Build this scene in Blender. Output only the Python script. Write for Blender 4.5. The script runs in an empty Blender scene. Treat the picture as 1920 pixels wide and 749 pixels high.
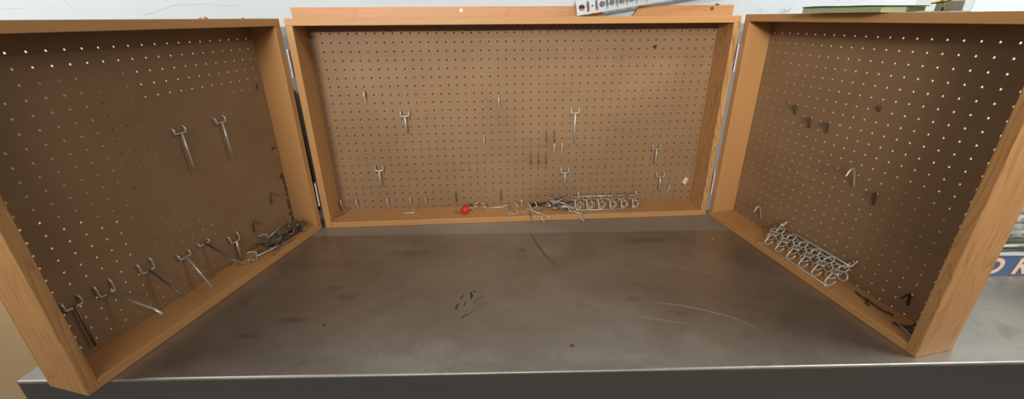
import bpy, bmesh, math, random
from mathutils import Vector, Matrix
S = 0.0254                       # everything below is written in inches
C = bpy.context.scene.collection
R = math.radians
random.seed(7)

# ------------------------------------------------------------------ helpers
def link(o, parent=None):
    C.objects.link(o)
    if parent is not None: o.parent = parent
    return o

def tag(o, label=None, cat=None, group=None, kind=None):
    if label: o['label'] = label
    if cat: o['category'] = cat
    if group: o['group'] = group
    if kind: o['kind'] = kind
    return o

def empty(name, loc=(0, 0, 0), rot=(0, 0, 0), parent=None):
    o = bpy.data.objects.new(name, None)
    o.empty_display_size = 0.02
    o.location = Vector(loc) * S; o.rotation_euler = rot
    return link(o, parent)

def obj(name, bm, mat, parent=None, loc=(0, 0, 0), rot=(0, 0, 0), smooth=False):
    bmesh.ops.scale(bm, vec=(S, S, S), verts=bm.verts)
    me = bpy.data.meshes.new(name); bm.to_mesh(me); bm.free()
    if smooth:
        for p in me.polygons: p.use_smooth = True
    o = bpy.data.objects.new(name, me)
    if mat: me.materials.append(mat)
    o.location = Vector(loc) * S; o.rotation_euler = rot
    return link(o, parent)

def B(): return bmesh.new()

def box(bm, x0, x1, y0, y1, z0, z1, bev=0.0, seg=2):
    r = bmesh.ops.create_cube(bm, size=1.0)
    for v in r['verts']:
        v.co = Vector((x0 + (v.co.x + .5) * (x1 - x0), y0 + (v.co.y + .5) * (y1 - y0), z0 + (v.co.z + .5) * (z1 - z0)))
    if bev > 0:
        es = list({e for v in r['verts'] for e in v.link_edges})
        bmesh.ops.bevel(bm, geom=es, offset=bev, segments=seg, profile=.5, affect='EDGES')
    return bm

def smooth_path(pts, n=4):
    P = [Vector(p) for p in pts]
    if len(P) < 3: return P
    out = []
    for i in range(len(P) - 1):
        p0 = P[max(i - 1, 0)]; p1 = P[i]; p2 = P[i + 1]; p3 = P[min(i + 2, len(P) - 1)]
        for k in range(n):
            t = k / n
            out.append(.5 * ((2 * p1) + (p2 - p0) * t + (2 * p0 - 5 * p1 + 4 * p2 - p3) * t * t + (3 * p1 - p0 - 3 * p2 + p3) * t ** 3))
    out.append(P[-1]); return out

def tube(bm, pts, r, seg=8, closed=False):
    P = [Vector(p) for p in pts]; n = len(P); rings = []
    up = None
    for i in range(n):
        if closed: d = P[(i + 1) % n] - P[i - 1]
        else: d = P[min(i + 1, n - 1)] - P[max(i - 1, 0)]
        d.normalize()
        if up is None:
            up = d.orthogonal().normalized()
        up = (up - d * up.dot(d)).normalized(); s = d.cross(up)
        rings.append([bm.verts.new(P[i] + r * (math.cos(2 * math.pi * k / seg) * up + math.sin(2 * math.pi * k / seg) * s)) for k in range(seg)])
    m = n if closed else n - 1
    for i in range(m):
        a, b = rings[i], rings[(i + 1) % n]
        for k in range(seg):
            bm.faces.new((a[k], a[(k + 1) % seg], b[(k + 1) % seg], b[k]))
    if not closed:
        bm.faces.new(rings[0][::-1]); bm.faces.new(rings[-1])
    return bm

def extrude_outline(bm, pts, y0, y1):
    """closed outline in x/z pushed from y0 to y1"""
    a = [bm.verts.new((x, y0, z)) for x, z in pts]; b = [bm.verts.new((x, y1, z)) for x, z in pts]
    bm.faces.new(a); bm.faces.new(b[::-1]); n = len(pts)
    for i in range(n): bm.faces.new((a[i], b[i], b[(i + 1) % n], a[(i + 1) % n]))
    bmesh.ops.recalc_face_normals(bm, faces=bm.faces)
    return bm

def lump(bm, c, r, seed=0, flat=.6, sub=2):
    rr = random.Random(seed)
    q = bmesh.ops.create_icosphere(bm, subdivisions=sub, radius=1)
    for v in q['verts']:
        k = r * (1 + rr.uniform(-.28, .28))
        v.co = Vector((c[0] + v.co.x * k, c[1] + v.co.y * k, c[2] + v.co.z * k * flat))
    return bm

# ------------------------------------------------------------------ materials
class NT:
    def __init__(s, name):
        s.m = bpy.data.materials.new(name); s.m.use_nodes = True
        s.t = s.m.node_tree; s.b = s.t.nodes['Principled BSDF']; s.L = s.t.links
        s.tc = None
    def n(s, typ, **kw):
        q = s.t.nodes.new(typ)
        for k, v in kw.items():
            if k in q.inputs.keys(): q.inputs[k].default_value = v
            else: setattr(q, k, v)
        return q
    def coord(s, scale=(1, 1, 1), loc=(0, 0, 0), rot=(0, 0, 0)):
        if s.tc is None: s.tc = s.n('ShaderNodeTexCoord')
        mp = s.n('ShaderNodeMapping'); s.L.new(s.tc.outputs['Object'], mp.inputs[0])
        mp.inputs['Scale'].default_value = [k / S for k in scale]      # scale per inch
        mp.inputs['Location'].default_value = loc; mp.inputs['Rotation'].default_value = rot
        return mp.outputs[0]
    def noise(s, vec, scale=1, detail=4, rough=.55, dist=0):
        q = s.n('ShaderNodeTexNoise'); s.L.new(vec, q.inputs['Vector'])
        q.inputs['Scale'].default_value = scale; q.inputs['Detail'].default_value = detail
        q.inputs['Roughness'].default_value = rough; q.inputs['Distortion'].default_value = dist
        return q.outputs['Fac']
    def ramp(s, fac, stops):
        q = s.n('ShaderNodeValToRGB'); s.L.new(fac, q.inputs[0]); e = q.color_ramp.elements
        while len(e) < len(stops): e.new(.5)
        for i, (p, c) in enumerate(stops): e[i].position = p; e[i].color = (*c, 1) if len(c) == 3 else c
        return q.outputs[0]
    def mix(s, fac, a, b, mode='MIX'):
        q = s.n('ShaderNodeMix'); q.data_type = 'RGBA'; q.blend_type = mode
        for i, v in ((0, fac), (6, a), (7, b)):
            if hasattr(v, 'type') and hasattr(v, 'links') or isinstance(v, bpy.types.NodeSocket): s.L.new(v, q.inputs[i])
            else: q.inputs[i].default_value = v if i == 0 else (*v, 1)
        return q.outputs[2]
    def math(s, op, a, b=0.0):
        q = s.n('ShaderNodeMath'); q.operation = op
        for i, v in enumerate((a, b)):
            if isinstance(v, bpy.types.NodeSocket): s.L.new(v, q.inputs[i])
            else: q.inputs[i].default_value = v
        return q.outputs[0]
    def set(s, **kw):
        for k, v in kw.items():
            i = s.b.inputs[k.replace('_', ' ')]
            if isinstance(v, bpy.types.NodeSocket): s.L.new(v, i)
            else: i.default_value = (*v, 1) if isinstance(v, tuple) and len(v) == 3 else v
        return s
    def bump(s, h, strength=.2, dist=.02):
        q = s.n('ShaderNodeBump'); q.inputs['Strength'].default_value = strength; q.inputs['Distance'].default_value = dist * S
        s.L.new(h, q.inputs['Height']); s.L.new(q.outputs[0], s.b.inputs['Normal'])

def plain(name, col, rough=.5, metal=0.0, **kw):
    return NT(name).set(Base_Color=col, Roughness=rough, Metallic=metal, **kw).m

def wood(name, axis, base, dark, amount=.35, rings=0.0, seed=0.0, rough=.42, spec=.4):
    """axis = the long direction of the grain"""
    t = NT(name)
    sc = [1.6, 1.6, 1.6]; sc['xyz'.index(axis)] = .09
    v = t.coord(sc, loc=(seed, seed * 1.7, seed * .6))
    fine = t.noise(v, 3.0, 6, .65)
    sc2 = [.18, .18, .18]; sc2['xyz'.index(axis)] = .05
    v2 = t.coord(sc2, loc=(seed * 2, seed, seed))
    blot = t.noise(v2, 2.2, 3, .5, .4)
    col = t.mix(t.ramp(fine, [(.32, (0, 0, 0)), (.72, (1, 1, 1))]), base, tuple(b + (d - b) * amount for b, d in zip(base, dark)))
    col = t.mix(t.math('MULTIPLY', t.ramp(blot, [(.35, (0, 0, 0)), (.7, (1, 1, 1))]), .45), col, tuple(b * .86 + d * .14 for b, d in zip(base, dark)))
    if rings:
        sc3 = [.62, .62, .62]; sc3['xyz'.index(axis)] = .055
        v3 = t.coord(sc3, loc=(seed * .7, seed * .3, seed * 1.1))
        nz = t.noise(v3, 1.1, 2, .4, .5)
        w = t.math('FRACT', t.math('MULTIPLY', nz, 13.0))
        edge = t.ramp(w, [(.0, (0, 0, 0)), (.62, (.12, .12, .12)), (.92, (1, 1, 1)), (1.0, (0, 0, 0))])
        col = t.mix(t.math('MULTIPLY', edge, rings), col, dark)
    t.set(Base_Color=col, Roughness=rough, Specular_IOR_Level=spec)
    t.bump(fine, .08, .02)
    return t.m

WOOD = (.52, .27, .10); WDARK = (.31, .13, .04)
M = {}
M['rail'] = wood('varnished_rail_along', 'x', WOOD, WDARK, .30, 0, 1.3)
M['stile'] = wood('varnished_stile_upright', 'z', WOOD, WDARK, .26, 0, 4.1)
M['fir'] = wood('varnished_fir_end_stile', 'z', WOOD, (.30, .125, .035), .4, .62, 2.7)
M['grain'] = wood('varnished_strong_grain_stile', 'z', (.60, .33, .135), (.26, .105, .03), .5, .85, 8.3)
M['cleat'] = wood('orange_pine_board', 'x', (.50, .245, .10), (.31, .135, .05), .4, .2, 6.2)

def pegmat():
    t = NT('brown_hardboard')
    f = t.noise(t.coord((7, 7, 7)), 2.0, 5, .7)
    b = t.noise(t.coord((.09, .09, .09), loc=(3, 1, 2)), 1.6, 4, .6, .3)
    c = t.mix(f, (.245, .145, .072), (.335, .207, .110))
    c = t.mix(t.math('MULTIPLY', t.ramp(b, [(.38, (0, 0, 0)), (.68, (1, 1, 1))]), .4), c, (.20, .115, .052))
    t.set(Base_Color=c, Roughness=.55, Specular_IOR_Level=.25); t.bump(f, .12, .01)
    return t.m
M['peg'] = pegmat()

def steel():
    t = NT('worn_stainless_top')
    big = t.noise(t.coord((.055, .075, .05), loc=(1.2, .4, 0)), 1.6, 5, .62, .6)
    mid = t.noise(t.coord((.25, .35, .3)), 1.3, 6, .65, .5)
    brush = t.noise(t.coord((.06, 6, 6)), 2.0, 3, .6)
    c = t.mix(t.ramp(big, [(.36, (0, 0, 0)), (.64, (1, 1, 1))]), (.36, .335, .285), (.455, .43, .375))
    c = t.mix(t.math('MULTIPLY', t.ramp(mid, [(.55, (0, 0, 0)), (.72, (1, 1, 1))]), .5), c, (.285, .25, .215))
    # dusty strip that runs along the back of the top (local y measured from the front edge)
    sep = t.n('ShaderNodeSeparateXYZ'); t.L.new(t.coord((1, 1, 1)), sep.inputs[0])
    y = t.math('ADD', sep.outputs[1], t.math('MULTIPLY', t.noise(t.coord((.5, .5, .5)), 1, 3), .5))
    strip = t.ramp(t.math('DIVIDE', y, 40.0), [(20.75 / 40, (0, 0, 0)), (20.9 / 40, (1, 1, 1))])
    dust = t.math('MULTIPLY', strip, .4)
    c = t.mix(dust, c, (.35, .31, .25))
    # stains of their own shape: dark greasy spots and pale dried patches (bench frame x, y, size)
    warp = t.n('ShaderNodeTexNoise'); t.L.new(t.coord((.35, .5, .5)), warp.inputs['Vector']); warp.inputs['Detail'].default_value = 4
    def stain(lst):
        tot = None
        for x, y, rx, ry in lst:
            mp = t.n('ShaderNodeVectorMath'); mp.operation = 'ADD'; t.L.new(t.coord((1 / rx, 1 / ry, 1), loc=(-x / rx - .9, -y / ry - .9, 0)), mp.inputs[0])
            wm = t.n('ShaderNodeVectorMath'); wm.operation = 'SCALE'; wm.inputs['Scale'].default_value = 1.8; t.L.new(warp.outputs['Color'], wm.inputs[0]); t.L.new(wm.outputs[0], mp.inputs[1])
            fl = t.n('ShaderNodeVectorMath'); fl.operation = 'MULTIPLY'; fl.inputs[1].default_value = (1, 1, 0); t.L.new(mp.outputs[0], fl.inputs[0])
            ln = t.n('ShaderNodeVectorMath'); ln.operation = 'LENGTH'; t.L.new(fl.outputs[0], ln.inputs[0])
            f = t.ramp(ln.outputs['Value'], [(.3, (1, 1, 1)), (1.0, (0, 0, 0))])
            tot = f if tot is None else t.math('MAXIMUM', tot, f)
        return tot
    dk = stain([(-21.5, 6.0, 1.7, .5), (-24.2, 4.2, 1.5, .45), (-18.0, 9.0, 1.4, .5), (9.2, 8.1, .8, .5), (12.9, 6.0, 1.0, .45), (5.6, 20.6, 1.3, .5), (13.5, 18.5, 3.6, .8), (-13.5, 16.5, 3.0, .9), (-19.5, 10.5, 1.0, .4)])
    lt = stain([(12.6, 3.0, 1.7, 1.2), (14.0, 1.6, 2.0, .9), (-4.8, 1.6, 2.6, 1.1), (3.5, 1.5, 4.0, .9), (-8.5, 2.6, 2.2, 1.2), (7.5, 1.2, 2.2, .7), (1.8, 16.5, 3.0, 1.6), (-11.5, 1.3, 2.6, .8)])
    c = t.mix(t.math('MULTIPLY', dk, .5), c, (.21, .175, .145)); c = t.mix(t.math('MULTIPLY', lt, .35), c, (.56, .53, .47))
    rg = t.math('ADD', t.math('MULTIPLY', big, .16), t.math('ADD', t.math('MULTIPLY', mid, .12), .29))
    rg = t.math('ADD', rg, t.math('MULTIPLY', strip, .1))
    met = t.math('SUBTRACT', .92, t.math('MULTIPLY', strip, .3))
    t.set(Base_Color=c, Roughness=rg, Metallic=met)
    t.bump(brush, .03, .01)
    return t.m
M['steel'] = steel()
M['apron'] = plain('steel_apron', (.31, .295, .27), .38, 1.0)
def zinc(name, c, rough, metal=.92):
    t = NT(name); f = t.noise(t.coord((3, 3, 3)), 2.0, 3, .6)
    t.set(Base_Color=t.mix(f, tuple(k * .72 for k in c), tuple(min(1, k * 1.15) for k in c)), Roughness=rough, Metallic=metal)
    return t.m
M['zinc'] = zinc('zinc_wire', (.60, .585, .53), .36, .62)
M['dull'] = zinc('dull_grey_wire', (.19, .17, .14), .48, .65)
M['darkwire'] = zinc('dark_shaded_wire', (.10, .08, .058), .6, .6)  # dark colour stands in for shade on the hung right wing hooks
M['chrome'] = zinc('bright_hinge_steel', (.80, .82, .82), .4, .45)
M['galv'] = zinc('galvanised_strip', (.50, .54, .57), .4, .45)

def wallmat():
    t = NT('old_white_paint')
    v = t.coord((.05, .05, .12), loc=(2, 0, 5)); nz = t.noise(t.coord((.3, .3, .3)), 1.0, 4)
    q = t.n('ShaderNodeTexVoronoi'); q.feature = 'DISTANCE_TO_EDGE'
    mp = t.n('ShaderNodeVectorMath'); mp.operation = 'ADD'
    t.L.new(v, mp.inputs[0]); nz3 = t.n('ShaderNodeTexNoise'); t.L.new(t.coord((.12, .12, .12)), nz3.inputs['Vector']); t.L.new(nz3.outputs['Color'], mp.inputs[1])
    t.L.new(mp.outputs[0], q.inputs['Vector']); q.inputs['Scale'].default_value = 1.5
    crack = t.ramp(q.outputs['Distance'], [(0.0, (1, 1, 1)), (.006, (0, 0, 0))])
    brk = t.ramp(t.noise(t.coord((.06, .06, .06), loc=(9, 0, 0)), 2, 3), [(.5, (0, 0, 0)), (.6, (1, 1, 1))])
    k = t.math('MULTIPLY', t.math('MULTIPLY', crack, brk), .35)
    c = t.mix(nz, (.43, .475, .50), (.485, .53, .555))
    c = t.mix(k, c, (.38, .38, .36))
    t.set(Base_Color=c, Roughness=.6, Specular_IOR_Level=.3)
    t.bump(t.noise(t.coord((.25, .25, 1.2)), 1.5, 5), .25, .06)
    return t.m
M['wall'] = wallmat()
M['red'] = plain('red_plastic', (.62, .02, .018), .35)
M['black'] = plain('black_bristle', (.012, .011, .010), .8)
M['ink'] = plain('blue_ink', (.02, .028, .06), .6)
M['scratch'] = plain('scratched_steel', (.62, .58, .53), .5, .6)
M['brown'] = plain('brown_drip', (.13, .06, .03), .6)
M['white'] = plain('white_fleck', (.75, .74, .70), .6)
M['pencil'] = plain('pencil_grey', (.16, .17, .20), .8)
M['screw'] = plain('screw_head', (.75, .75, .72), .35, .7)
M['darkscrew'] = plain('dark_screw', (.10, .08, .06), .5, .6)
M['gum'] = plain('brown_black_residue', (.085, .052, .03), .7)
M['tan'] = wood('tan_plywood', 'x', (.66, .46, .25), (.52, .33, .15), .3, 0, 5.5, .6, .2)
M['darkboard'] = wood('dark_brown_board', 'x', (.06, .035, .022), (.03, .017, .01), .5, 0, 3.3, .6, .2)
M['bin'] = plain('grey_green_plastic', (.10, .10, .08), .6)
M['paper'] = plain('pale_sticker_paper', (.60, .55, .46), .7)
M['cream'] = plain('cream_print', (.62, .55, .42), .6)
M['redprint'] = plain('red_print', (.42, .10, .07), .6)
M['blue'] = plain('blue_carton', (.055, .11, .22), .45)
M['cartontop'] = plain('pale_carton_lid', (.42, .45, .46), .6)

# ------------------------------------------------------------------ the setting
TROT = R(-2.51)                      # the bench is turned a little against the cabinet
# back wall
bw = obj('wall_back', box(B(), -170, 170, 4.7, 7.0, -34, 76), M['wall']); tag(bw, kind='structure')
fl = obj('floor', box(B(), -170, 170, -200, 7, -36, -34), plain('grey_concrete', (.23, .22, .20), .7)); tag(fl, kind='structure')

# handwriting on the wall ("Cleat" and a faint scribble), thin pencil strokes
def strokes(name, lines, r, parent, label=None):
    bm = B()
    for l in lines: tube(bm, smooth_path([(x, 4.69, z) for x, z in l], 4), r, 5)
    o = obj(name, bm, M['pencil'], parent)
    if label: o['label'] = label
def writing(x0, z0, k, slant):
    T = lambda pts: [(x0 + (x + z * .35) * k, z0 + (z + x * slant) * k) for x, z in pts]
    return [T([(.75, 1.25), (.45, 1.45), (.1, 1.1), (.05, .4), (.3, .05), (.7, .2)]),
            T([(1.0, .1), (1.25, 1.5), (1.15, .3), (1.35, .08)]),
            T([(1.5, .45), (1.9, .6), (1.75, .85), (1.5, .55), (1.65, .1), (1.95, .15)]),
            T([(2.6, .7), (2.25, .7), (2.15, .25), (2.45, .15), (2.6, .65), (2.65, .1)]),
            T([(3.05, 1.4), (2.95, .3), (3.15, .1)]), T([(2.75, .95), (3.35, 1.0)])]
strokes('pencil_writing', writing(32.0, 24.75, .42, .22), .018, bw, 'pencilled word Cleat on the white wall')
strokes('pencil_scribble', [[(28.9, 25.0), (29.2, 25.5)], [(29.5, 25.2), (29.7, 25.45), (29.9, 25.2), (29.65, 25.05), (29.5, 25.2)], [(30.2, 25.05), (30.6, 25.35)],
        [(38.6, 25.9), (39.3, 26.2), (39.0, 26.5), (39.6, 26.6)]], .013, bw)
strokes('wall_crack', [[(-49.6, 26.9), (-49.4, 26.3), (-48.9, 25.6)], [(-58, 25.9), (-56, 25.86), (-54.4, 25.9)], [(-42, 25.1), (-40.5, 25.5), (-38.8, 26.0), (-37.5, 26.3)],
        [(-37.5, 26.1), (-35, 26.3), (-33, 26.05), (-31, 26.2)]], .007, bw)

# steel bench: top turned by TROT, local frame: x along, y from the front edge
bench = empty('steel_workbench', (0, -23.62, -.01), (0, 0, TROT))
tag(bench, 'stained stainless steel workbench under the folding pegboard cabinet', 'workbench')
XL, XR, TD = -38.6, 84.0, 26.2
bm = box(B(), XL, XR, 0, TD, -.22, 0)
es = [e for e in bm.edges if all(abs(v.co.y) < 1e-4 and abs(v.co.z) < 1e-4 for v in e.verts)]
bmesh.ops.bevel(bm, geom=es, offset=.18, segments=6, profile=.5, affect='EDGES')
obj('bench_top', bm, M['steel'], bench, smooth=False)
obj('apron', box(B(), XL + .02, XR - .1, .01, .5, -5.2, -.22), M['apron'], bench)
for lx in (XL + 3, XR - 3):
    for ly in (3, TD - 3):
        obj('leg', tube(B(), [(lx, ly, -34), (lx, ly, -.22)], .8, 16), M['apron'], bench, smooth=True)
ct, st_ = math.cos(TROT), math.sin(TROT)
def bl(x, y):                        # room point on the bench -> bench frame
    dx, dy = x, y + 23.62
    return (dx * ct + dy * st_, -dx * st_ + dy * ct)
def flatstroke(bm, pts, w, z=.004):
    P = [Vector((*bl(*p), z)) for p in pts]
    P = smooth_path(P, 5); n = len(P); L_ = []
    for i in range(n):
        d = (P[min(i + 1, n - 1)] - P[max(i - 1, 0)]).normalized(); s = Vector((-d.y, d.x, 0))
        ww = w * (.45 + .55 * math.sin(math.pi * (i + .5) / n))
        L_.append((bm.verts.new(P[i] + s * ww), bm.verts.new(P[i] - s * ww)))
    for i in range(n - 1): bm.faces.new((L_[i][0], L_[i][1], L_[i + 1][1], L_[i + 1][0]))
    bmesh.ops.recalc_face_normals(bm, faces=bm.faces)
def disc(bm, x, y, r, z=.004, seed=1, sq=1.0):
    rr = random.Random(seed); c = bl(x, y)
    vs = [bm.verts.new((c[0] + r * (1 + rr.uniform(-.3, .3)) * math.cos(a * math.pi / 7), c[1] + sq * r * (1 + rr.uniform(-.3, .3)) * math.sin(a * math.pi / 7), z)) for a in range(14)]
    bm.faces.new(vs)
bm = B()
for l, w in (([(-7.05, -16.35), (-7.0, -15.9), (-6.85, -15.5)], .09), ([(-6.75, -14.9), (-6.45, -14.3)], .07), ([(-5.75, -14.9), (-5.7, -14.4), (-5.85, -13.95)], .12),
             ([(-5.7, -13.75), (-5.3, -13.95)], .06), ([(-6.35, -15.9), (-6.2, -15.3)], .06), ([(-6.5, -17.4), (-5.9, -17.0)], .08), ([(-5.75, -16.9), (-5.5, -16.6)], .05),
             ([(-5.55, -15.6), (-5.0, -14.9), (-4.6, -14.4)], .035)):
    bm = B(); flatstroke(bm, l, w); obj('ink_dash', bm, M['ink'], bench)['label'] = 'dash of blue ink on the bench top'
bm = B()
for l, w in (([(11.3, -16.6), (13.2, -17.1), (15.2, -17.9), (17.2, -19.0), (18.9, -20.7)], .045), ([(9.3, -18.3), (11, -18.9), (13, -19.5)], .025)):
    bm = B(); flatstroke(bm, l, w); obj('scratch', bm, M['scratch'], bench)['label'] = 'pale curved scratch'
for x, y, r_, sd in ((2.64, -21.25, .17, 3), (11.4, -18.6, .06, 5), (12.0, -17.9, .07, 6), (8.0, -19.0, .05, 8), (4.2, -6.2, .05, 9), (-16.5, -6.0, .08, 4), (-18.2, -17.5, .15, 14), (-22.8, -3.2, .12, 17)):
    bm = B(); disc(bm, x, y, r_, seed=sd); obj('brown_spot', bm, M['brown'], bench)
for x, y, r_, sd in ((22.45, -5.9, .13, 4), (14.6, -16.9, .05, 4), (21.0, -16.2, .06, 7), (19.5, -14.4, .05, 7)):
    bm = B(); disc(bm, x, y, r_, seed=sd); obj('white_fleck', bm, M['white'], bench)
sm = plain('grey_brown_smear', (.27, .235, .20), .38, .85)
for l, w in (([(1.0, -3.6), (1.5, -5.6), (2.2, -8.2), (3.2, -10.2)], .16), ):
    bm = B(); flatstroke(bm, l, w); obj('smear', bm, sm, bench)['label'] = 'dark greasy smear'
bm = B()
for x, z, rx, rz, sd in ((-5.4, -.72, .75, .18, 3), (-3.9, -.9, .5, .12, 5), (-2.2, -.68, .25, .12, 7), (-7.4, -.7, .25, .1, 9)):
    rr = random.Random(sd); c = bl(x, -23.4)[0]
    bm = B(); bm.faces.new([bm.verts.new((c + rx * (1 + rr.uniform(-.3, .3)) * math.cos(a * math.pi / 8), .016, z + rz * (1 + rr.uniform(-.4, .4)) * math.sin(a * math.pi / 8))) for a in range(16)]); obj('black_stain', bm, M['black'], bench)
# little bits lying on the bench
def crumb(name, x, y, z, r, mat, label, seed):
    o = obj(name, lump(B(), (0, 0, r * .6), r, seed, .6), mat, None, (x, y, z)); tag(o, label, 'debris'); return o
bm = B(); tube(bm, smooth_path([(-.4, -.1, .05), (-.1, .15, .08), (.15, -.12, .07), (.4, .2, .16)]), .05, 6); tube(bm, [(.1, -.1, .06), (.2, .3, .2)], .04, 6)
o = obj('bent_wire_scrap', bm, M['dull'], None, (-.27, -6.9, .0)); tag(o, 'small bent wire scrap lying on the bench behind the ink marks', 'scrap')

# ------------------------------------------------------------------ folding pegboard cabinet
H, Tk, D, PV = 24.71, .75, 3.75, 3.1
cab = empty('folding_pegboard_cabinet', (0, 0, 0))
tag(cab, 'three-panel folding wooden pegboard cabinet standing open on the steel bench', 'pegboard cabinet')

def pegboard(x0, x1, z0, z1, hx0, ncol, hz0, nrow, y0, th=.125, rad=.092):
    """sheet in x/z, front face at y0, with every hole really punched"""
    verts, faces, idx = [], [], {}
    def V(x, y, z):
        k = (round(x, 4), round(y, 4), round(z, 4))
        if k not in idx: idx[k] = len(verts); verts.append((x * S, y * S, z * S))
        return idx[k]
    xs = [hx0 + i for i in range(ncol)]; zs = [hz0 - j for j in range(nrow)]
    xe = [x0] + [x + .5 for x in xs[:-1]] + [x1]; ze = [z1] + [z - .5 for z in zs[:-1]] + [z0]
    arc = [[(rad * math.cos(R(q * 90 + k * 30)), rad * math.sin(R(q * 90 + k * 30))) for k in range(4)] for q in range(4)]
    for i, cx in enumerate(xs):
        for j, cz in enumerate(zs):
            xa, xb, zt, zb = xe[i], xe[i + 1], ze[j], ze[j + 1]
            for y, flip in ((y0, 0), (y0 + th, 1)):
                quads = (((xb, cz), (xb, zt), (cx, zt)), ((cx, zt), (xa, zt), (xa, cz)), ((xa, cz), (xa, zb), (cx, zb)), ((cx, zb), (xb, zb), (xb, cz)))
                for q in range(4):
                    loop = [V(p[0], y, p[1]) for p in quads[q]] + [V(cx + a, y, cz + b) for a, b in arc[q][::-1]]
                    if len(set(loop)) >= 3: faces.append(loop if flip else loop[::-1])
            ring = [p for q in range(4) for p in arc[q][:3]]
            for k in range(12):
                a, b = ring[k], ring[(k + 1) % 12]
                faces.append([V(cx + a[0], y0, cz + a[1]), V(cx + b[0], y0, cz + b[1]), V(cx + b[0], y0 + th, cz + b[1]), V(cx + a[0], y0 + th, cz + a[1])])
    me = bpy.data.meshes.new('pegboard'); me.from_pydata(verts, [], faces); me.validate(); me.update()
    bm = bmesh.new(); bm.from_mesh(me); bmesh.ops.recalc_face_normals(bm, faces=bm.faces); bm.to_mesh(me); bm.free()
    me.materials.append(M['peg'])
    return me

class Panel: pass
def panel(loc, rz, x0, x1, hx0, ncol, hz0, nrow, pv, h, label, mats, sgn):
    me = pegboard(x0 + Tk - .15, x1 - Tk + .15, Tk - .18, h - Tk + .15, hx0, ncol, hz0, nrow, pv, .19 if ncol > 30 else .125)
    p = bpy.data.objects.new('pegboard', me); link(p, cab); p.location = Vector(loc) * S; p.rotation_euler = (0, 0, rz); p['label'] = label
    b = .05
    def rail(name, a): return obj(name, a, None, p)
    o = obj('top_rail', box(B(), x0, x1, 0, D, h - Tk, h, b), mats['rail'], p)
    o = obj('bottom_rail', box(B(), x0 + Tk, x1 - Tk, 0, D, 0, Tk, b), mats['rail'], p)
    obj('side_rail', box(B(), x0, x0 + Tk, 0, D, 0, h - Tk, b), mats['a'], p)
    obj('side_rail', box(B(), x1 - Tk, x1, 0, D, 0, h - Tk, b), mats['b'], p)
    q = Panel(); q.o = p; q.hx0 = hx0; q.hz0 = hz0; q.pv = pv; q.sgn = sgn; q.loc = Vector(loc); q.rz = rz
    q.m = Matrix.Translation(Vector(loc)) @ Matrix.Rotation(rz, 4, 'Z')
    return q
AL, AR = R(16.59), R(8.69)
pc = panel((0, 0, 0), 0, -24.61, 24.61, -23.434, 48, 23.043, 23, 3.38, H, 'wide centre pegboard facing the room', dict(rail=M['rail'], a=M['stile'], b=M['grain']), 1)
pl = panel((-25.08, .02, 0), R(90) - AL, -24.61, 0, -1.554 - 22, 23, 22.772, 22, 3.1, H, 'left wing pegboard swung forward', dict(rail=M['rail'], a=M['fir'], b=M['stile']), -1)
pr = panel((25.0, .02, 0), AR - R(90), 0, 24.59, 1.327, 23, 22.906, 23, 3.04, H + .12, 'right wing pegboard swung forward', dict(rail=M['rail'], a=M['stile'], b=M['fir']), 1)
pl.hx0 = -1.554; pl.dir = -1; pr.dir = 1; pc.dir = 1

def hinge(x, z0, z1, side):
    r = .1
    o = obj('hinge', box(B(), -.02 - (.11 if side < 0 else 0), .02 + (.11 if side > 0 else 0), .08, .9, z0 + .02, z1 - .02), M['chrome'], cab, (x, 0, 0))
    o['label'] = 'bright steel butt hinge'
    n = 5
    for k in range(n):
        a = z0 + (z1 - z0) * k / n; b = z0 + (z1 - z0) * (k + 1) / n
        obj('knuckle', tube(B(), [(0, -.03, a + .02), (0, -.03, b - .02)], r, 12), M['chrome'], o, smooth=False)
for x, s in ((-24.84, -1), (24.80, 1)):
    hinge(x, 18.65, 21.65, s); hinge(x, 3.1, 6.15, s)

# marks that belong to the boards
def mark(p, i, j, pts, mat, name):
    bm = B(); cx = p.hx0 + p.dir * i; cz = p.hz0 - j
    extrude_outline(bm, [(cx + x, cz + z) for x, z in pts], p.pv - .015, p.pv + .01)
    return obj(name, bm, mat, p.o)
mark(pc, 39.9, 1.75, [(-.22, -.12), (-.05, -.2), (.2, -.1), (.25, .12), (.12, .2), (-.1, .08), (-.25, .02)], M['black'], 'black_blotch')
st = mark(pc, 46.3, 19.43, [(-.42, -.2), (.05, -.62), (.42, .2), (-.02, .6)], M['paper'], 'price_sticker'); st['label'] = 'torn pale paper sticker'
mark(pl, .1, 4.9, [(-.12, -.3), (.1, -.3), (.16, .1), (.05, .32), (-.1, .2)], M['gum'], 'black_blotch')
mark(pl, -.2, 12.0, [(-.4, -.12), (.25, -.1), (.3, .15), (0, .22), (-.35, .1)], M['gum'], 'black_blotch')
rr = random.Random(3)
for j, w in ((15.5, .5), (16.3, .25), (17.2, .3), (17.9, .2), (18.8, .35), (19.5, .4), (20.4, .5), (21.2, .4)):
    n_ = 11; pts = [(w * .55 * (1 + rr.uniform(-.45, .45)) * math.cos(2 * math.pi * q / n_), .42 * (1 + rr.uniform(-.5, .4)) * math.sin(2 * math.pi * q / n_)) for q in range(n_)]
    mark(pl, -.5 + rr.uniform(-.08, .12), j, pts, M['gum'], 'glue_residue')

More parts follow.
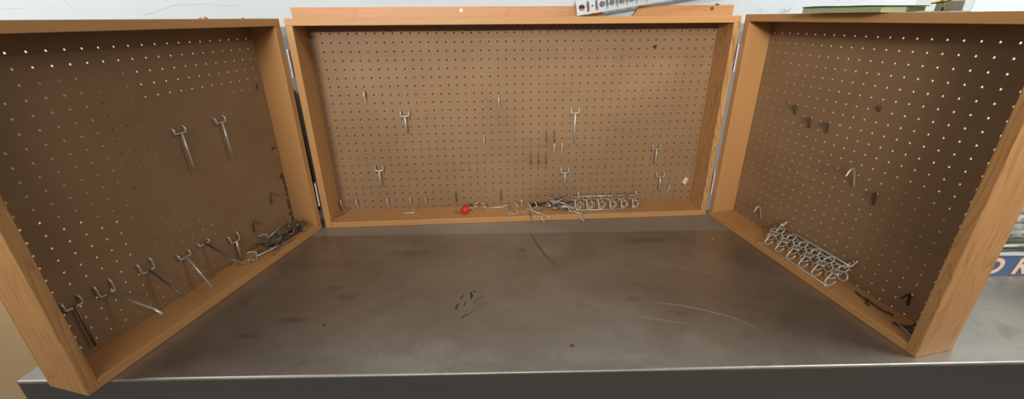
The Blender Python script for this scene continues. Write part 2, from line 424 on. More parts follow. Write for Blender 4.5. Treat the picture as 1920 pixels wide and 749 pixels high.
# ------------------------------------------------------------------ hooks hung on the boards
HR = .085
def world(p, x, y, z):
    return p.m @ Vector((x, y, z))
def t_hook(p, i0, row, drop, baro, rod, label, group=None, mat='zinc', dull=False):
    """double-prong hook: two prongs in neighbouring holes i0, i0+1; rod given as (out, rows below the hole row)"""
    xa = p.hx0 + p.dir * i0; xb = p.hx0 + p.dir * (i0 + 1); xa, xb = min(xa, xb), max(xa, xb)
    zh = p.hz0 - row; xm = (xa + xb) / 2
    base = world(p, xm, p.pv, zh)
    e = empty('double_prong_hook', base, (0, 0, p.rz)); tag(e, label, 'pegboard hook', group)
    o = baro
    half = .5
    path = []
    for s in (-1, 1):
        q = [(s * half, .17, .03), (s * half, -.02, .03), (s * half, -o * .62, -.02), (s * half, -o * .95, -drop * .4), (s * half * .97, -o, -drop * .78), (s * half * .8, -o, -drop)]
        path += q if s < 0 else q[::-1]
    obj('prong_bracket', tube(B(), smooth_path(path, 4), HR, 8), M[mat], e, smooth=True)
    rp = [(0, -o - .1, -drop + .1)] + [(dx, -out, -dz) for out, dz, dx in rod]
    obj('rod', tube(B(), rp, HR + .01, 8), M['dull' if dull else mat], e, smooth=True)
    return e
def u_hook(p, i, row, label, k=1.0, arm='arch', mat='zinc', group=None, lean=.55):
    """single hook: peg in the hole, wire rising from it and bending over to a short free end"""
    x = p.hx0 + p.dir * i; zh = p.hz0 - row
    if arm == 'arch': pts = [(.17, 0), (-.05, 0), (-.16, .12), (-.3, .7), (-.3 - lean * .6, 1.5), (-.3 - lean * .95, 1.72), (-.3 - lean * 1.5, 1.6), (-.3 - lean * 2.0, 1.0)]
    elif arm == 'close': pts = [(.17, 0), (-.05, 0), (-.14, .12), (-.17, .7), (-.2, 1.25), (-.3, 1.48), (-.48, 1.42), (-.56, 1.05), (-.58, .8)]
    else: pts = [(.17, 0), (-.05, 0), (-.17, .12), (-.27, .8), (-.38, 1.38), (-.5, 1.47), (-.8, 1.42), (-1.5, 1.12)]
    bm = tube(B(), smooth_path([(0, a * (k if n > 1 else 1), b * k) for n, (a, b) in enumerate(pts)], 4), HR * (.95 if k > .7 else .9), 8)
    o = obj('single_prong_hook', bm, M[mat], None, world(p, x, p.pv, zh), (0, 0, p.rz), smooth=True)
    return tag(o, label, 'pegboard hook', group)
def n_hook(p, i, row, label, k=1.0, mat='dull', group=None):
    """the same small hook the other way up: peg in the top hole, curl below"""
    x = p.hx0 + p.dir * i; zh = p.hz0 - row
    pts = [(.17, .02), (-.04, .02), (-.14, -.1), (-.15, -.6), (-.16, -1.05), (-.24, -1.3), (-.42, -1.32), (-.5, -1.1), (-.5, -.85)]
    o = obj('single_prong_hook', tube(B(), smooth_path([(0, a, b * k) for a, b in pts], 4), HR * .95, 8), M[mat], None, world(p, x, p.pv, zh), (0, 0, p.rz), smooth=True)
    return tag(o, label, 'pegboard hook', group)

TG = 'double-prong hooks hung on the pegboards'; UG = 'single hooks hung on the pegboards'
for i, r_, L_, dx, lab in (
    (9, 9, 2.75, .03, 'double-prong zinc hook hanging in the upper left of the centre pegboard'),
    (5, 16, 2.75, 0, 'double-prong zinc hook hanging in the lower left of the centre pegboard'),
    (30, 9, 4.6, .0, 'longest double-prong zinc hook on the centre pegboard, in its upper right half'),
    (29, 17, 2.6, 0, 'double-prong zinc hook on the centre pegboard straight above the tangled hook heap'),
    (41, 14, 2.7, 0, 'double-prong zinc hook near the right end of the centre pegboard, upper of two'),
    (42, 18, 2.6, 0, 'double-prong zinc hook near the right end of the centre pegboard, lower of two')):
    t_hook(pc, i, r_, .55, .5, [(.6, L_, dx)], lab, TG)
ROD = lambda *a: [(o, d, 0) for o, d in a]
t_hook(pl, 9, 7, .5, .38, ROD((.62, 4.15)), 'long hanging zinc hook at mid height of the left wing, left of the two', TG)
t_hook(pl, 5, 7, .5, .38, ROD((.6, 4.2)), 'long hanging zinc hook at mid height of the left wing, right of the two', TG)
t_hook(pl, 7, 19, .75, .3, ROD((.36, 2.95)), 'short hook hanging straight down low on the left wing beside the heap of loose hooks', TG)
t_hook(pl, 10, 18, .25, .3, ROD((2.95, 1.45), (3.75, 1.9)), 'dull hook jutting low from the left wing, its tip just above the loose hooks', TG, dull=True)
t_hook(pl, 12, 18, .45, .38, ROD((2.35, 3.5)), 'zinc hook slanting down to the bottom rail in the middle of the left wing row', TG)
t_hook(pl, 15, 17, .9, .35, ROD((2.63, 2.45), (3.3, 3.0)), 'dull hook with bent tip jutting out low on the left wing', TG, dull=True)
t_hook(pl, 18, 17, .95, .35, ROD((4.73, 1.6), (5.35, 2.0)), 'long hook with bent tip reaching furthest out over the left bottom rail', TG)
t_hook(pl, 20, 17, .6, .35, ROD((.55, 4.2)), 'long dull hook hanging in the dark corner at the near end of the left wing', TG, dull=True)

for i, r_, k, lab in (
    (5, 8, 1.0, 'single zinc hook highest on the left half of the centre pegboard'),
    (21, 9, 1.0, 'single zinc hook highest near the middle of the centre pegboard'),
    (19, 14, .95, 'single bright hook alone at mid height of the centre pegboard'),
    (28, 15, .98, 'bright single hook of the pair between the two dull clusters, left one'),
    (29, 15, .98, 'bright single hook of the pair between the two dull clusters, right one'),
    (44, 21, .8, 'small bright hook beside the pale paper sticker on the centre pegboard'),
    (0, 22, .95, 'single hook in the bottom left corner of the centre pegboard'),
    (2, 22, .95, 'second single hook from the left corner along the bottom of the centre pegboard'),
    (6, 22, .95, 'third single hook from the left corner along the bottom of the centre pegboard'),
    (9, 22, .95, 'single hook above the short bright wire on the centre bottom rail'),
    (11, 22, .95, 'fifth single hook from the left corner along the bottom of the centre pegboard')):
    u_hook(pc, i, r_, lab, k, 'close', 'zinc', UG)
for i, r_, lab in (
    (27, 12, 'dull grey hook in the topmost pair of the centre cluster, left one'),
    (28, 12, 'dull grey hook in the topmost pair of the centre cluster, right one'),
    (25, 15, 'dull grey hook in the lowest row of three on the centre cluster, left one'),
    (26, 15, 'dull grey hook in the lowest row of three on the centre cluster, middle one'),
    (27, 15, 'dull grey hook in the lowest row of three on the centre cluster, right one'),
    (15, 20, 'dull grey hook straight above the red ball'),
    (21, 20, 'dull grey hook low on the centre pegboard, right of the red ball')):
    n_hook(pc, i, r_, lab, 1.0, 'dull', UG)
u_hook(pl, 2, 18, 'thin bent hook low on the left wing closest to the hinge', .95, 'arm', 'dull', UG)
u_hook(pl, 5, 20, 'thin bent hook on the left wing just above the heap of loose hooks', .9, 'arm', 'dull', UG)
u_hook(pr, 4, 21, 'arched zinc hook on the right wing above the heap of ring racks', .95, 'arch', 'zinc', UG)
u_hook(pr, 13, 13, 'arched zinc hook in the middle of the right wing', 1.0, 'arch', 'zinc', UG)
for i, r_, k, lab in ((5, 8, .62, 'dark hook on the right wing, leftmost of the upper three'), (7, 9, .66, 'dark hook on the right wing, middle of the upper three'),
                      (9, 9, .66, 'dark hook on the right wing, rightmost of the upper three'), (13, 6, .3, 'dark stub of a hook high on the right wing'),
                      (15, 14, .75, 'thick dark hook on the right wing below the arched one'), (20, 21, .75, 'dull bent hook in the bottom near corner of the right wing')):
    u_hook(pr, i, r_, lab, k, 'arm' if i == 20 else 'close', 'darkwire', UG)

# ------------------------------------------------------------------ loose hooks
def loose(p, x, y, z, h, pit, rol, L_, tip, label, group, mat='zinc', dull=False):
    m = p.m if p else Matrix()
    e = empty('double_prong_hook', m @ Vector((x, y, z)), (rol, pit, h + (p.rz if p else 0))); tag(e, label, 'pegboard hook', group)
    path = []
    for s in (-1, 1):
        q = [(-.6, .5 * s, .55), (-.4, .5 * s, .54), (-.2, .5 * s, .45), (-.06, .5 * s, .25), (0, .49 * s, .08), (.0, .42 * s, 0)]
        path += q if s < 0 else q[::-1]
    obj('prong_bracket', tube(B(), smooth_path(path, 4), HR, 8), M[mat], e, smooth=True)
    rp = [(0, 0, 0), (L_, 0, 0)] + ([(L_ + .55, 0, .3)] if tip else [])
    obj('rod', tube(B(), rp, HR, 8), M['dull' if dull else mat], e, smooth=True)
    return e
L_PILE = [[-1.826, 1.875, 0.847, 3.214, -0.0, 0.024, 4.2, 0], [-2.446, 0.977, 0.845, 3.129, -0.018, 0.021, 4.0, 1], [-6.354, 2.15, 0.915, 0.014, 0.019, 0.023, 4.2, 0], [-2.067, 2.237, 1.032, 3.369, -0.065, 0.035, 3.6, 0], [-6.1, 1.268, 1.093, -0.089, -0.004, -0.156, 4.0, 0], [-2.811, 1.771, 1.247, 3.296, -0.075, -0.353, 4.2, 0], [-6.961, 1.344, 1.45, 0.248, 0.062, -1.441, 4.0, 1], [-2.101, 1.161, 1.848, 2.823, 0.102, 2.89, 3.4, 0], [-5.834, 2.267, 1.624, 0.165, -0.064, -1.371, 3.6, 0], [-4.087, 1.126, 1.409, 3.531, 0.065, -0.33, 4.2, 0], [-5.174, 1.452, 1.799, -0.167, 0.107, 3.14, 3.0, 0]]
for k, a in enumerate(L_PILE):
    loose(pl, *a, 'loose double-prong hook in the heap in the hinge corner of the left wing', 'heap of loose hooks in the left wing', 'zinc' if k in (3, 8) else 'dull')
loose(pl, -9.631, 1.811, .887, .186, .008, .104, 2.6, 0, 'short loose hook lying nearest the viewer at the end of the left heap', 'heap of loose hooks in the left wing')
loose(pl, -8.809, .925, 1.329, -.139, .077, -1.44, 4.4, 0, 'bright long hook on its side along the front of the left bottom rail', 'heap of loose hooks in the left wing')
C_PILE = [[5.48, 1.575, 0.841, 2.677, -0.055, 0.011, 3.0, 0], [4.928, 2.077, 1.367, 0.206, 0.062, 3.1, 2.4, 0], [6.226, 2.11, 0.876, 3.712, -0.176, 0.083, 2.2, 0], [4.8, 1.273, 1.536, 3.371, 0.179, 3.168, 2.4, 0], [6.05, 1.207, 1.274, 1.355, 0.212, 3.148, 1.6, 0], [4.403, 1.8, 1.161, -0.635, -0.259, -0.053, 2.2, 0], [5.296, 2.49, 1.515, 4.644, -0.147, -1.643, 1.8, 0], [4.747, 1.823, 1.701, 0.539, -0.159, 0.176, 2.0, 0], [6.495, 0.978, 1.613, 2.77, -0.179, 3.162, 2.4, 0]]
CG = 'loose hooks along the centre bottom rail'
for k, a in enumerate(C_PILE):
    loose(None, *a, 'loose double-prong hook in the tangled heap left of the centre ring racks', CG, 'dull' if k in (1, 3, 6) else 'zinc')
zb = Tk + HR
loose(None, -6.15, 2.6, zb, R(172), 0, 0, 2.6, 0, 'loose hook lying behind the red ball', CG)
loose(None, -4.4, 2.45, zb, R(8), 0, R(4), 2.3, 1, 'loose hook with bent tip lying right of the red ball', CG)
loose(None, -1.0, .35, zb + .06, R(98), 0, 0, 2.3, 0, 'loose hook pointing back, its bracket at the rail edge left of the tangled heap', CG)
loose(None, .15, 2.75, zb + .1, R(-47), 0, R(10), 3.5, 0, 'long loose hook slanting to the rail edge left of the tangled heap', CG)
loose(None, 1.9, 2.1, zb, R(-60), 0, 0, 1.5, 0, 'short loose hook lying in front of the black bristle strip', CG)
loose(None, 3.1, -.14, zb, R(120), 0, R(180), 1.7, 0, 'loose hook with its prongs hooked over the centre rail edge', CG)
loose(None, 8.0, -.14, zb, R(140), 0, R(180), 2.5, 0, 'loose hook pointing back under the left end of the centre ring racks', CG)
def bitwire(pts, loc, label, mat='zinc', r=.075, rz=0, group=None):
    o = obj('bent_wire_hook', tube(B(), smooth_path(pts, 4), r, 8), M[mat], None, loc, (0, 0, rz), smooth=True)
    return tag(o, label, 'pegboard hook', group)
bitwire([(-.7, -.1, 0), (-.1, .02, 0), (.5, .08, 0), (.6, .1, .1), (.62, .12, .5)], (-14.5, 1.9, Tk + .075), 'short bright L-shaped wire lying alone on the left of the centre bottom rail', 'zinc')
bitwire([(-.5, -.7, 0), (-.2, -.3, 0), (.2, .2, .05), (.3, .4, .3), (.1, .5, .55)], (-23.2, 2.1, Tk + .075), 'dull bent wire lying in the left corner of the centre bottom rail', 'dull')
bitwire([(-.6, -.35, 0), (0, 0, 0), (.0, .4, 0), (.35, .5, 0)], (.75, 1.3, Tk + .075), 'bright zigzag wire lying left of the tangled heap', 'zinc')
bitwire([(0, .5, .08), (0, .0, .08), (.05, -.5, -.05), (.15, -.75, -.35), (.0, -.85, -.6)], (1.25, .35, Tk + .03), 'thin bent wire hanging over the centre rail edge', 'dull', .06)
bitwire([(-.7, .5, 0), (-.3, .2, 0), (.1, .1, 0), (.5, -.35, .02), (.75, -.3, .02)], (-25.9, -.2, Tk + .075), 'dark bent wire lying in the hinge corner of the left bottom rail', 'dull')
# right wing, near end
def onr(u, v): q = pr.m @ Vector((u, v, 0)); return (q.x, q.y)
x, y = onr(19.6, 1.95)
bm = B(); tube(bm, smooth_path([(-1.6, .1, 0), (-1.2, .0, .02), (-.9, -.12, .06), (-.5, .05, .02), (0, -.05, 0), (.9, -.1, 0), (1.3, .0, .05), (1.6, .1, 0)]), .09, 8)
tube(bm, smooth_path([(-.5, .05, .03), (-.3, -.3, .05), (0, -.6, .0), (.25, -.62, .02)]), .08, 8)
o = obj('bent_wire_hook', bm, M['darkwire'], None, (x, y, Tk + .09), (0, 0, pr.rz), smooth=True); tag(o, 'dark twisted wire hook lying right of the ring racks on the right bottom rail', 'pegboard hook')
x, y = onr(22.75, 1.25)
e = empty('double_prong_hook', (x, y, Tk + .07), (0, 0, pr.rz)); tag(e, 'small dark hook knot with one bright rod, near end of the right bottom rail', 'pegboard hook')
bm = B(); tube(bm, smooth_path([(-.9, -.1, 0), (-.5, .05, .1), (-.1, .1, .25), (.25, .35, .3), (.4, .2, .12), (.1, -.1, .1), (-.2, .2, .15), (.05, .5, .4), (.2, .6, .75)]), .09, 8)
obj('prong_bracket', bm, M['darkwire'], e, smooth=True)
obj('rod', tube(B(), [(-.55, -.05, .22), (.75, -.3, .02)], .05, 8), M['zinc'], e, smooth=True)

# red ball
rb = obj('red_ball', (lambda bm: (bmesh.ops.create_uvsphere(bm, u_segments=32, v_segments=20, radius=.56), bm)[1])(B()), M['red'], None, (-7.15, 1.3, Tk + .56), smooth=True)
tag(rb, 'small shiny red ball on the centre bottom rail', 'ball')
obj('plug', tube(B(), [(.46, -.1, .02), (.585, -.13, .02)], .19, 14), M['dull'], rb)['label'] = 'dull grey plug in the ball'
# black bristle strip
bm = B(); rr = random.Random(11)
tube(bm, smooth_path([(1.5, 2.6, Tk + .14), (2.4, 2.9, Tk + .18), (3.3, 2.75, Tk + .16), (4.2, 2.95, Tk + .14)]), .13, 8)
for k in range(90):
    t_ = rr.random(); a = rr.uniform(0, 6.28); c = Vector((1.5 + 2.7 * t_, 2.8, Tk + .2)); d = Vector((rr.uniform(-.25, .25), math.cos(a) * .22, abs(math.sin(a)) * .3))
    tube(bm, [c, c + d], .02, 4)
o = obj('black_bristle_strip', bm, M['black']); tag(o, 'black bristly strip lying against the centre pegboard behind the loose hooks', 'brush scrap')

# ------------------------------------------------------------------ wire ring racks
def rack(loc, rz, drop_dir, label, n=6, pitch=1.47, length=7.95, first=.2, prong=(.0, .35, .35), mirror=1, ring_dir=(-1, -.3), neck=1.05):
    """wire rail along local x; n keyhole loops leave it along drop_dir=(y, z)"""
    e = empty('wire_ring_rack', loc, (0, 0, rz)); tag(e, label, 'tool rack', 'wire ring racks')
    r = .07
    obj('rail', tube(B(), [(0, 0, 0), (length, 0, 0)], .08, 8), M['zinc'], e, smooth=True)
    d = Vector((0, *drop_dir)).normalized(); nrm = Vector((1, 0, 0)).cross(d)
    d2 = Vector((0, *ring_dir)).normalized()
    for k in range(n):
        cx = first + pitch * k
        def at(a, b): return Vector((cx + mirror * a, 0, 0)) + d * b
        arch = [at(-.56, .8), at(-.54, .52), at(-.36, .2), at(-.1, .09), at(.1, .25), at(.14, .55), at(.12, neck)]
        c = at(.12, neck); rr_ = .43
        ring = [c + Vector((rr_ * math.sin(t), 0, 0)) + d2 * (rr_ - rr_ * math.cos(t)) for t in [R(a) for a in range(20, 361, 20)]]
        obj('ring', tube(B(), smooth_path(arch, 3) + ring, r, 7), M['zinc'], e, smooth=True)
    for x in (.0, length):
        y, z1, z2 = prong
        obj('mounting_prong', tube(B(), smooth_path([(x, 0, 0), (x, y * .5, z1 * .6), (x, y, z1), (x, y * 1.6, z1 + z2)]), .085, 8), M['zinc'], e, smooth=True)
    return e
rack((8.02, 2.72, 2.05), 0, (-1.25, -1.2), 'centre wire ring rack with upright prongs, its rail towards the pegboard', first=.0, pitch=1.5, prong=(.12, .3, .3), ring_dir=(-1, -.95), neck=.85)
rack((7.05, .95, .86), 0, (.75, 1.3), 'centre wire ring rack with its rail in front', first=.45, pitch=1.54, prong=(.05, .3, .3), mirror=-1, ring_dir=(1, .15), neck=1.3)
def rr_rack(u, v, z, dd, label, first, prong, rd, neck, mi):
    x, y = onr(u, v); rack((x, y, z), pr.rz, dd, label, first=first, prong=prong, ring_dir=rd, neck=neck, mirror=mi)
rr_rack(8.2, 2.6, 2.1, (-1.3, -1.15), 'right wing wire ring rack whose rail runs along the pegboard', .1, (.25, .3, .3), (-1, -.9), .85, 1)
rr_rack(8.95, .25, .86, (.8, 1.3), 'right wing wire ring rack whose rail lies at the front edge', .15, (-.4, .12, .15), (1, .1), 1.3, -1)
rr_rack(8.8, 2.35, 2.7, (-1.0, -.9), 'right wing wire ring rack lying on top of the two others', .5, (.35, .3, .25), (-.3, -1), .75, 1)

# ------------------------------------------------------------------ above and behind the cabinet
def cleat(x0, x1, pts_left, label):
    bm = extrude_outline(B(), pts_left, 3.92, 4.69)
    o = obj('cleat_board', bm, M['cleat']); tag(o, label, 'board', 'boards behind the cabinet top'); return o
c1 = cleat(0, 0, [(-25.35, 24.22), (10.2, 24.22), (10.2, 24.6), (9.6, 25.85), (-25.5, 25.85)], 'long orange pine board behind the cabinet top, left of the metal strip')
c2 = cleat(0, 0, [(13.2, 24.22), (25.75, 24.22), (25.75, 25.87), (14.55, 25.87)], 'short orange pine board behind the cabinet top, right of the metal strip')
def sc(p, x, z, r, mat):
    bm = tube(B(), [(x, 3.94, z), (x, 3.87, z)], r, 14); o = obj('screw', bm, M[mat], p); return o
sc(c1, -6.5, 25.45, .17, 'screw'); sc(c1, -9.3, 25.2, .05, 'darkscrew'); sc(c2, 22.2, 25.35, .05, 'darkscrew'); sc(c2, 23.1, 25.5, .2, 'darkscrew'); sc(c1, 5.0, 25.2, .05, 'darkscrew')
bm = lump(B(), (23.9, 4.3, 25.93), .22, 3, .5); obj('knot_chip', bm, M['gum'], c2)
for p, cx, w in ((c1, -18.6, .6), (c1, -1.3, .7), (c2, 14.1, .7)):
    bm = extrude_outline(B(), [(cx - w * .6, 24.4), (cx + w * .3, 24.4), (cx + w, 25.8), (cx + w * .15, 25.8)], 3.913, 3.93)
    k = NT('knot_stain').set(Base_Color=(.43, .20, .08), Roughness=.5).m
    obj('knot_stain', bm, k, p)
# perforated strip: its face looks to the room, a lip turned back along the bottom
def strip():
    Ln, W = 22.0, 1.42; bm = B()
    holes = []
    x = .62
    seq = [('r', .30), ('s', .14), ('d', .1), ('s', .14)]
    pos = [(.62, 'r'), (1.32, 's'), (1.82, 'd'), (2.3, 's')]
    k = 2.95
    while k < Ln - .5: pos.append((k, 'r')); pos.append((k + .55, 's')); k += 1.12
    out = [bm.verts.new((a, 0, b)) for a, b in ((0, 0), (Ln, 0), (Ln, W), (0, W))]
    edges = [bm.edges.new((out[i], out[(i + 1) % 4])) for i in range(4)]
    for cx, ty in pos:
        if ty == 'r': pts = [(cx + .35 * math.cos(a * math.pi / 8), W * .5 + .35 * math.sin(a * math.pi / 8)) for a in range(16)]
        elif ty == 'd': pts = [(cx + .11 * math.cos(a * math.pi / 5), W * .5 + .11 * math.sin(a * math.pi / 5)) for a in range(10)]
        else: pts = [(cx + .15 * math.cos(a * math.pi / 6), W * .5 + .42 + .15 * math.sin(a * math.pi / 6)) for a in range(7)] + [(cx + .15 * math.cos(a * math.pi / 6), W * .5 - .42 + .15 * math.sin(a * math.pi / 6)) for a in range(6, 13)]
        vs = [bm.verts.new((a, 0, b)) for a, b in pts]
        edges += [bm.edges.new((vs[i], vs[(i + 1) % len(vs)])) for i in range(len(vs))]
    bmesh.ops.triangle_fill(bm, use_beauty=True, use_dissolve=False, edges=edges)
    r = bmesh.ops.extrude_face_region(bm, geom=list(bm.faces))
    bmesh.ops.translate(bm, vec=(0, .07, 0), verts=[v for v in r['geom'] if isinstance(v, bmesh.types.BMVert)])
    bmesh.ops.recalc_face_normals(bm, faces=bm.faces)
    box(bm, 0, Ln, 0, .35, -.07, .002); box(bm, 0, Ln, 0, 1.55, W, W + .07)
    return bm
sp = obj('perforated_strip', strip(), M['galv'], None, (6.62, 2.25, 24.84), (0, R(-8.6), R(0)))
tag(sp, 'galvanised perforated metal strip lying slanted on top of the cabinet', 'metal strip')
# yellow-green pad and clear case on the right wing
def onrt(u, v, z): return pr.m @ Vector((u, v, z))
HT = H + .12
pad = empty('paper_pad', onrt(8.0, 2.5, HT), (0, 0, pr.rz)); tag(pad, 'yellow-green paper pad with dark cover lying on the right wing', 'paper pad')
def wavy(x0, x1, y0, y1, z0, z1, amp, n=24, ph=0, taper=0):
    bm = B(); top = []; bot = []
    for i in range(n + 1):
        t_ = i / n; x = x0 + (x1 - x0) * t_; w = amp * (math.sin(t_ * 9 + ph) * .5 + math.sin(t_ * 4 + ph)); sh = taper * t_
        bot.append((bm.verts.new((x, y0, z0 + sh)), bm.verts.new((x, y1, z0 + sh)))); top.append((bm.verts.new((x, y0, z1 + w)), bm.verts.new((x, y1, z1 + w))))
    for i in range(n):
        for a, b in ((bot, top),):
            bm.faces.new((a[i][0], a[i + 1][0], b[i + 1][0], b[i][0])); bm.faces.new((a[i][1], b[i][1], b[i + 1][1], a[i + 1][1]))
            bm.faces.new((b[i][0], b[i + 1][0], b[i + 1][1], b[i][1])); bm.faces.new((a[i][0], a[i][1], a[i + 1][1], a[i + 1][0]))
    bm.faces.new((bot[0][0], top[0][0], top[0][1], bot[0][1])); bm.faces.new((bot[n][0], bot[n][1], top[n][1], top[n][0]))
    bmesh.ops.recalc_face_normals(bm, faces=bm.faces)
    return bm
def pages():
    t = NT('yellow_green_page_edges'); w = t.noise(t.coord((.3, 1, 14)), 1.4, 3)
    return t.set(Base_Color=t.mix(w, (.26, .29, .13), (.46, .50, .28)), Roughness=.7).m
obj('page_block', wavy(0, 6.9, -3.3, 1.0, .01, .44, .02, taper=.02), pages(), pad)
obj('cover', wavy(-.05, 7.1, -3.35, 1.05, .45, .53, .045), plain('grey_green_cover', (.06, .065, .05), .6), pad)
glass = NT('clear_plastic').set(Base_Color=(.93, .93, .88), Roughness=.08, Transmission_Weight=1.0, IOR=1.06).m
case = empty('clear_plastic_case', onrt(15.55, 2.4, HT), (0, 0, pr.rz)); tag(case, 'clear plastic case with a gold trinket inside standing on the right wing', 'case')
bm = B()
for a in ((0, .08, -1, 1, 0, 2.4), (2.32, 2.4, -1, 1, 0, 2.4), (.08, 2.32, -1, -.93, 0, 2.4), (.08, 2.32, .93, 1, 0, 2.4), (.08, 2.32, -.93, .93, 0, .07)): box(bm, *a)
obj('shell', bm, glass, case)
obj('card_insert', box(B(), .35, 2.05, .55, .6, .08, .78), plain('cream_card', (.68, .66, .56), .7), case)
gold = plain('gold_metal', (.75, .50, .14), .25, 1.0)
bm = B(); tube(bm, smooth_path([(.4, 0, .62), (.9, -.1, .68), (1.3, 0, .72), (1.7, .1, .95)]), .07, 8); tube(bm, smooth_path([(.9, -.1, .7), (1.2, .1, .9), (1.6, .1, 1.1)]), .05, 8); tube(bm, [(1.2, .05, .07), (1.2, .05, .72)], .05, 8)
obj('gold_trinket', bm, gold, case, smooth=True)['label'] = 'gold trinket inside the case'
# wood chips on the left wing top
for k, (u, v, r_, lab) in enumerate(((7.6, .6, .16, 'larger brown wood chip on top of the left wing, right of two'), (8.1, .6, .12, 'smaller brown wood chip on top of the left wing, left of two'), (3.6, .8, .13, 'brown wood chip on top of the left wing nearest the hinge'))):
    q = pl.m @ Vector((-u, v, H)); crumb('wood_chip', q.x, q.y, H - .03, r_, M['cleat'], lab, 5 + k)

# blue carton with lettering and folded cloth, right of the cabinet on the bench
cx, cy = 40.6, -14.55
car = empty('blue_carton', (cx, cy, 0), (0, 0, R(-4))); tag(car, 'flat blue carton with large cream letters, on the bench right of the cabinet', 'carton')
obj('carton_body', box(B(), 0, 22, 0, 9, 0.0, 2.35, .03), M['blue'], car)
obj('lid', box(B(), -.06, 22.06, -.06, 9.06, 2.35, 2.55, .04), M['cartontop'], car)
def text(body, size, x, z, y, mat, off, parent, name, ext=.012, sh=.18):
    cu = bpy.data.curves.new(name, 'FONT'); cu.body = body; cu.size = size * S; cu.extrude = ext * S; cu.offset = off * S; cu.shear = sh; cu.space_character = 1.12
    t_ = bpy.data.objects.new(name, cu); C.objects.link(t_)
    dg = bpy.context.evaluated_depsgraph_get(); me = bpy.data.meshes.new_from_object(t_.evaluated_get(dg))
    bpy.data.objects.remove(t_)
    o = bpy.data.objects.new(name, me); me.materials.clear(); me.materials.append(mat); o.location = Vector((x, y, z)) * S; o.rotation_euler = (R(90), 0, 0)
    return link(o, parent)
for ch, lx in (('D', 4.75), ('R', 7.75)):
    text(ch, 2.5, lx, .3, -.012, M['redprint'], .16, car, 'letter_outline')
    text(ch, 2.5, lx, .3, -.03, M['cream'], .07, car, 'letter')
cl = empty('folded_cloth', (cx, cy, 2.55), (0, 0, R(-4))); tag(cl, 'pile of folded grey-green cloth lying on the blue carton', 'cloth')
cm1 = NT('grey_green_cloth'); f_ = cm1.noise(cm1.coord((.5, .5, 1.2)), 1.3, 4, .6, .8)
cm1.set(Base_Color=cm1.ramp(f_, [(.38, (.09, .105, .085)), (.5, (.24, .26, .22)), (.62, (.44, .45, .40))]), Roughness=.85)
cm2 = plain('dark_green_cloth', (.09, .105, .08), .9)
def fold(z, t_, y0, seed, mat):
    rr2 = random.Random(seed); bm = B()
    prof = [(8.5, 0), (y0 + .3, 0), (y0 + .08, t_ * .15), (y0, t_ * .5), (y0 + .08, t_ * .85), (y0 + .3, t_), (8.5, t_)]
    n = 14; rows = []
    for i in range(n + 1):
        x = .3 + 21 * i / n; w = .12 * math.sin(i * 1.3 + seed) + rr2.uniform(-.05, .05)
        rows.append([bm.verts.new((x, y + w * (y < 8), zz + z + (.12 * math.sin(i * .9 + seed) * (zz > t_ * .4)))) for y, zz in prof])
    for i in range(n):
        for k in range(len(prof)):
            a = (k + 1) % len(prof); bm.faces.new((rows[i][k], rows[i + 1][k], rows[i + 1][a], rows[i][a]))
    bm.faces.new(rows[0]); bm.faces.new(rows[-1][::-1]); bmesh.ops.recalc_face_normals(bm, faces=bm.faces)
    return obj('fold', bm, mat, cl, smooth=True)
fold(.02, .5, .25, 1, cm2); fold(.5, .45, .1, 2, cm1.m); fold(.95, .6, .3, 4, cm2); fold(1.55, 1.5, .2, 5, cm1.m); fold(3.0, 1.4, .35, 8, cm1.m)

# things behind the left wing, seen through its holes and past the bench end
o = obj('hole_darkening_board', box(B(), -23.4, 23.9, 3.86, 4.5, 0, 24.2, .03), M['darkboard']); tag(o, 'added dark brown board behind the centre pegboard, keeping its holes dark', 'board')  # unseen board, added so the centre holes look dark instead of showing lit wall
o = obj('leaning_board', box(B(), 0, 18.6, 0, .5, 0, 15.9, .03), M['darkboard'], None, (-45.2, 3.3, 0.02), (R(-3.2), R(-2.5), 0)); tag(o, 'dark brown board leaning on the wall behind the left wing', 'board')
cb = empty('plywood_chest', (-72, 0, -34)); tag(cb, 'tan plywood chest beyond the left end of the steel bench', 'chest')
obj('chest_body', box(B(), -24, 25.2, -1.0, 4.6, 0, 35.2, .05), M['tan'], cb)
obj('chest_lid', box(B(), -24.2, 25.4, -1.2, 4.65, 35.2, 36.0, .05), M['tan'], cb)
sb = empty('storage_bin', (-63, 2.4, 2.0)); tag(sb, 'grey-green plastic bin on the plywood chest behind the left wing', 'bin')
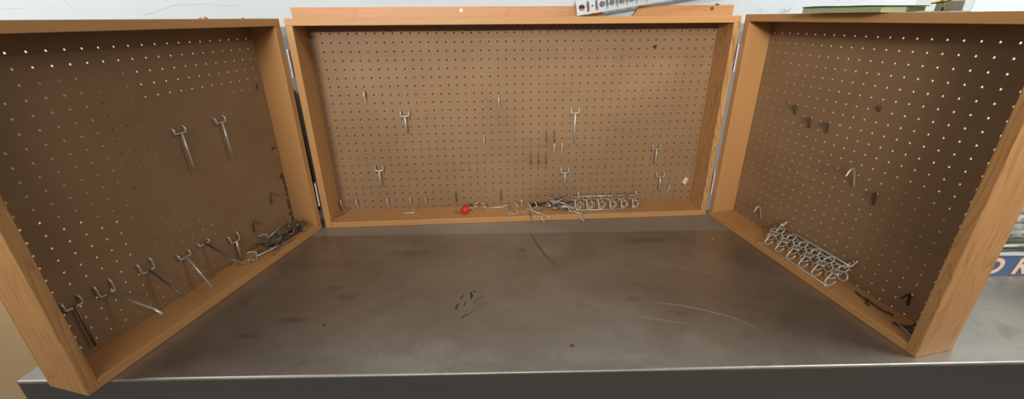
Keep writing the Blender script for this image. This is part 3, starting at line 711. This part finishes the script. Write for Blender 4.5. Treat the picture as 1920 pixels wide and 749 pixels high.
obj('bin_body', box(B(), -24, 16.4, -2.0, 2.2, 0, 16.6, .2), M['bin'], sb); obj('bin_lid', box(B(), -24.2, 16.6, -2.2, 2.28, 16.6, 17.6, .15), M['bin'], sb)

# ------------------------------------------------------------------ light
def area(name, loc, target, sx, sy, power, col):
    l = bpy.data.lights.new(name, 'AREA'); l.shape = 'RECTANGLE'; l.size = sx * S; l.size_y = sy * S; l.energy = power; l.color = col
    o = bpy.data.objects.new(name, l); o.location = Vector(loc) * S
    o.rotation_euler = (Vector(target) - Vector(loc)).to_track_quat('-Z', 'Y').to_euler(); C.objects.link(o); return o
l = area('ceiling_tube_row', (-78, -240, 79), (-24, 0, 38), 220, 14, 24, (1.0, .97, .93)); l.data.spread = R(24)   # spread narrowed so the light fades down the pegboards
area('ceiling_tube', (0, -150, 90), (0, -20, 0), 96, 8, 42, (1.0, .97, .92))
for sx, pw in ((1, 20.0), (-1, 13.0)):             # fill lights added to brighten the wall behind the wings and the bench ends
    l = area('wall_fill_light', (sx * 82, -36, 74), (sx * 62, 4, 6), 40, 8, pw, (1.0, .98, .95)); l.data.spread = R(110)
w = bpy.data.worlds.new('room_air'); bpy.context.scene.world = w; w.use_nodes = True
w.node_tree.nodes['Background'].inputs[0].default_value = (.95, .93, .90, 1); w.node_tree.nodes['Background'].inputs[1].default_value = .165

# ------------------------------------------------------------------ camera
cam = bpy.data.cameras.new('camera'); co = bpy.data.objects.new('camera', cam); C.objects.link(co)
cam.sensor_fit = 'HORIZONTAL'; cam.sensor_width = 36; cam.lens = 36 * 750.27 / 1920
cam.shift_x = (960 - 969.3) / 1920; cam.shift_y = (324.44 - 374.5) / 1920; cam.clip_start = .01
m = Matrix(((0.9980754, 0.0281327, -0.0552630), (-0.0617024, 0.3616394, -0.9302740), (-0.0061858, 0.9318935, 0.3626793))).to_4x4()
m.translation = Vector((-3.172, -45.895, 24.668)) * S
co.matrix_world = m
sc_ = bpy.context.scene; sc_.camera = co
vs = sc_.view_settings; vs.view_transform = 'Standard'; vs.look = 'None'; vs.exposure = 0.0; vs.gamma = 1.0; vs.use_curve_mapping = False
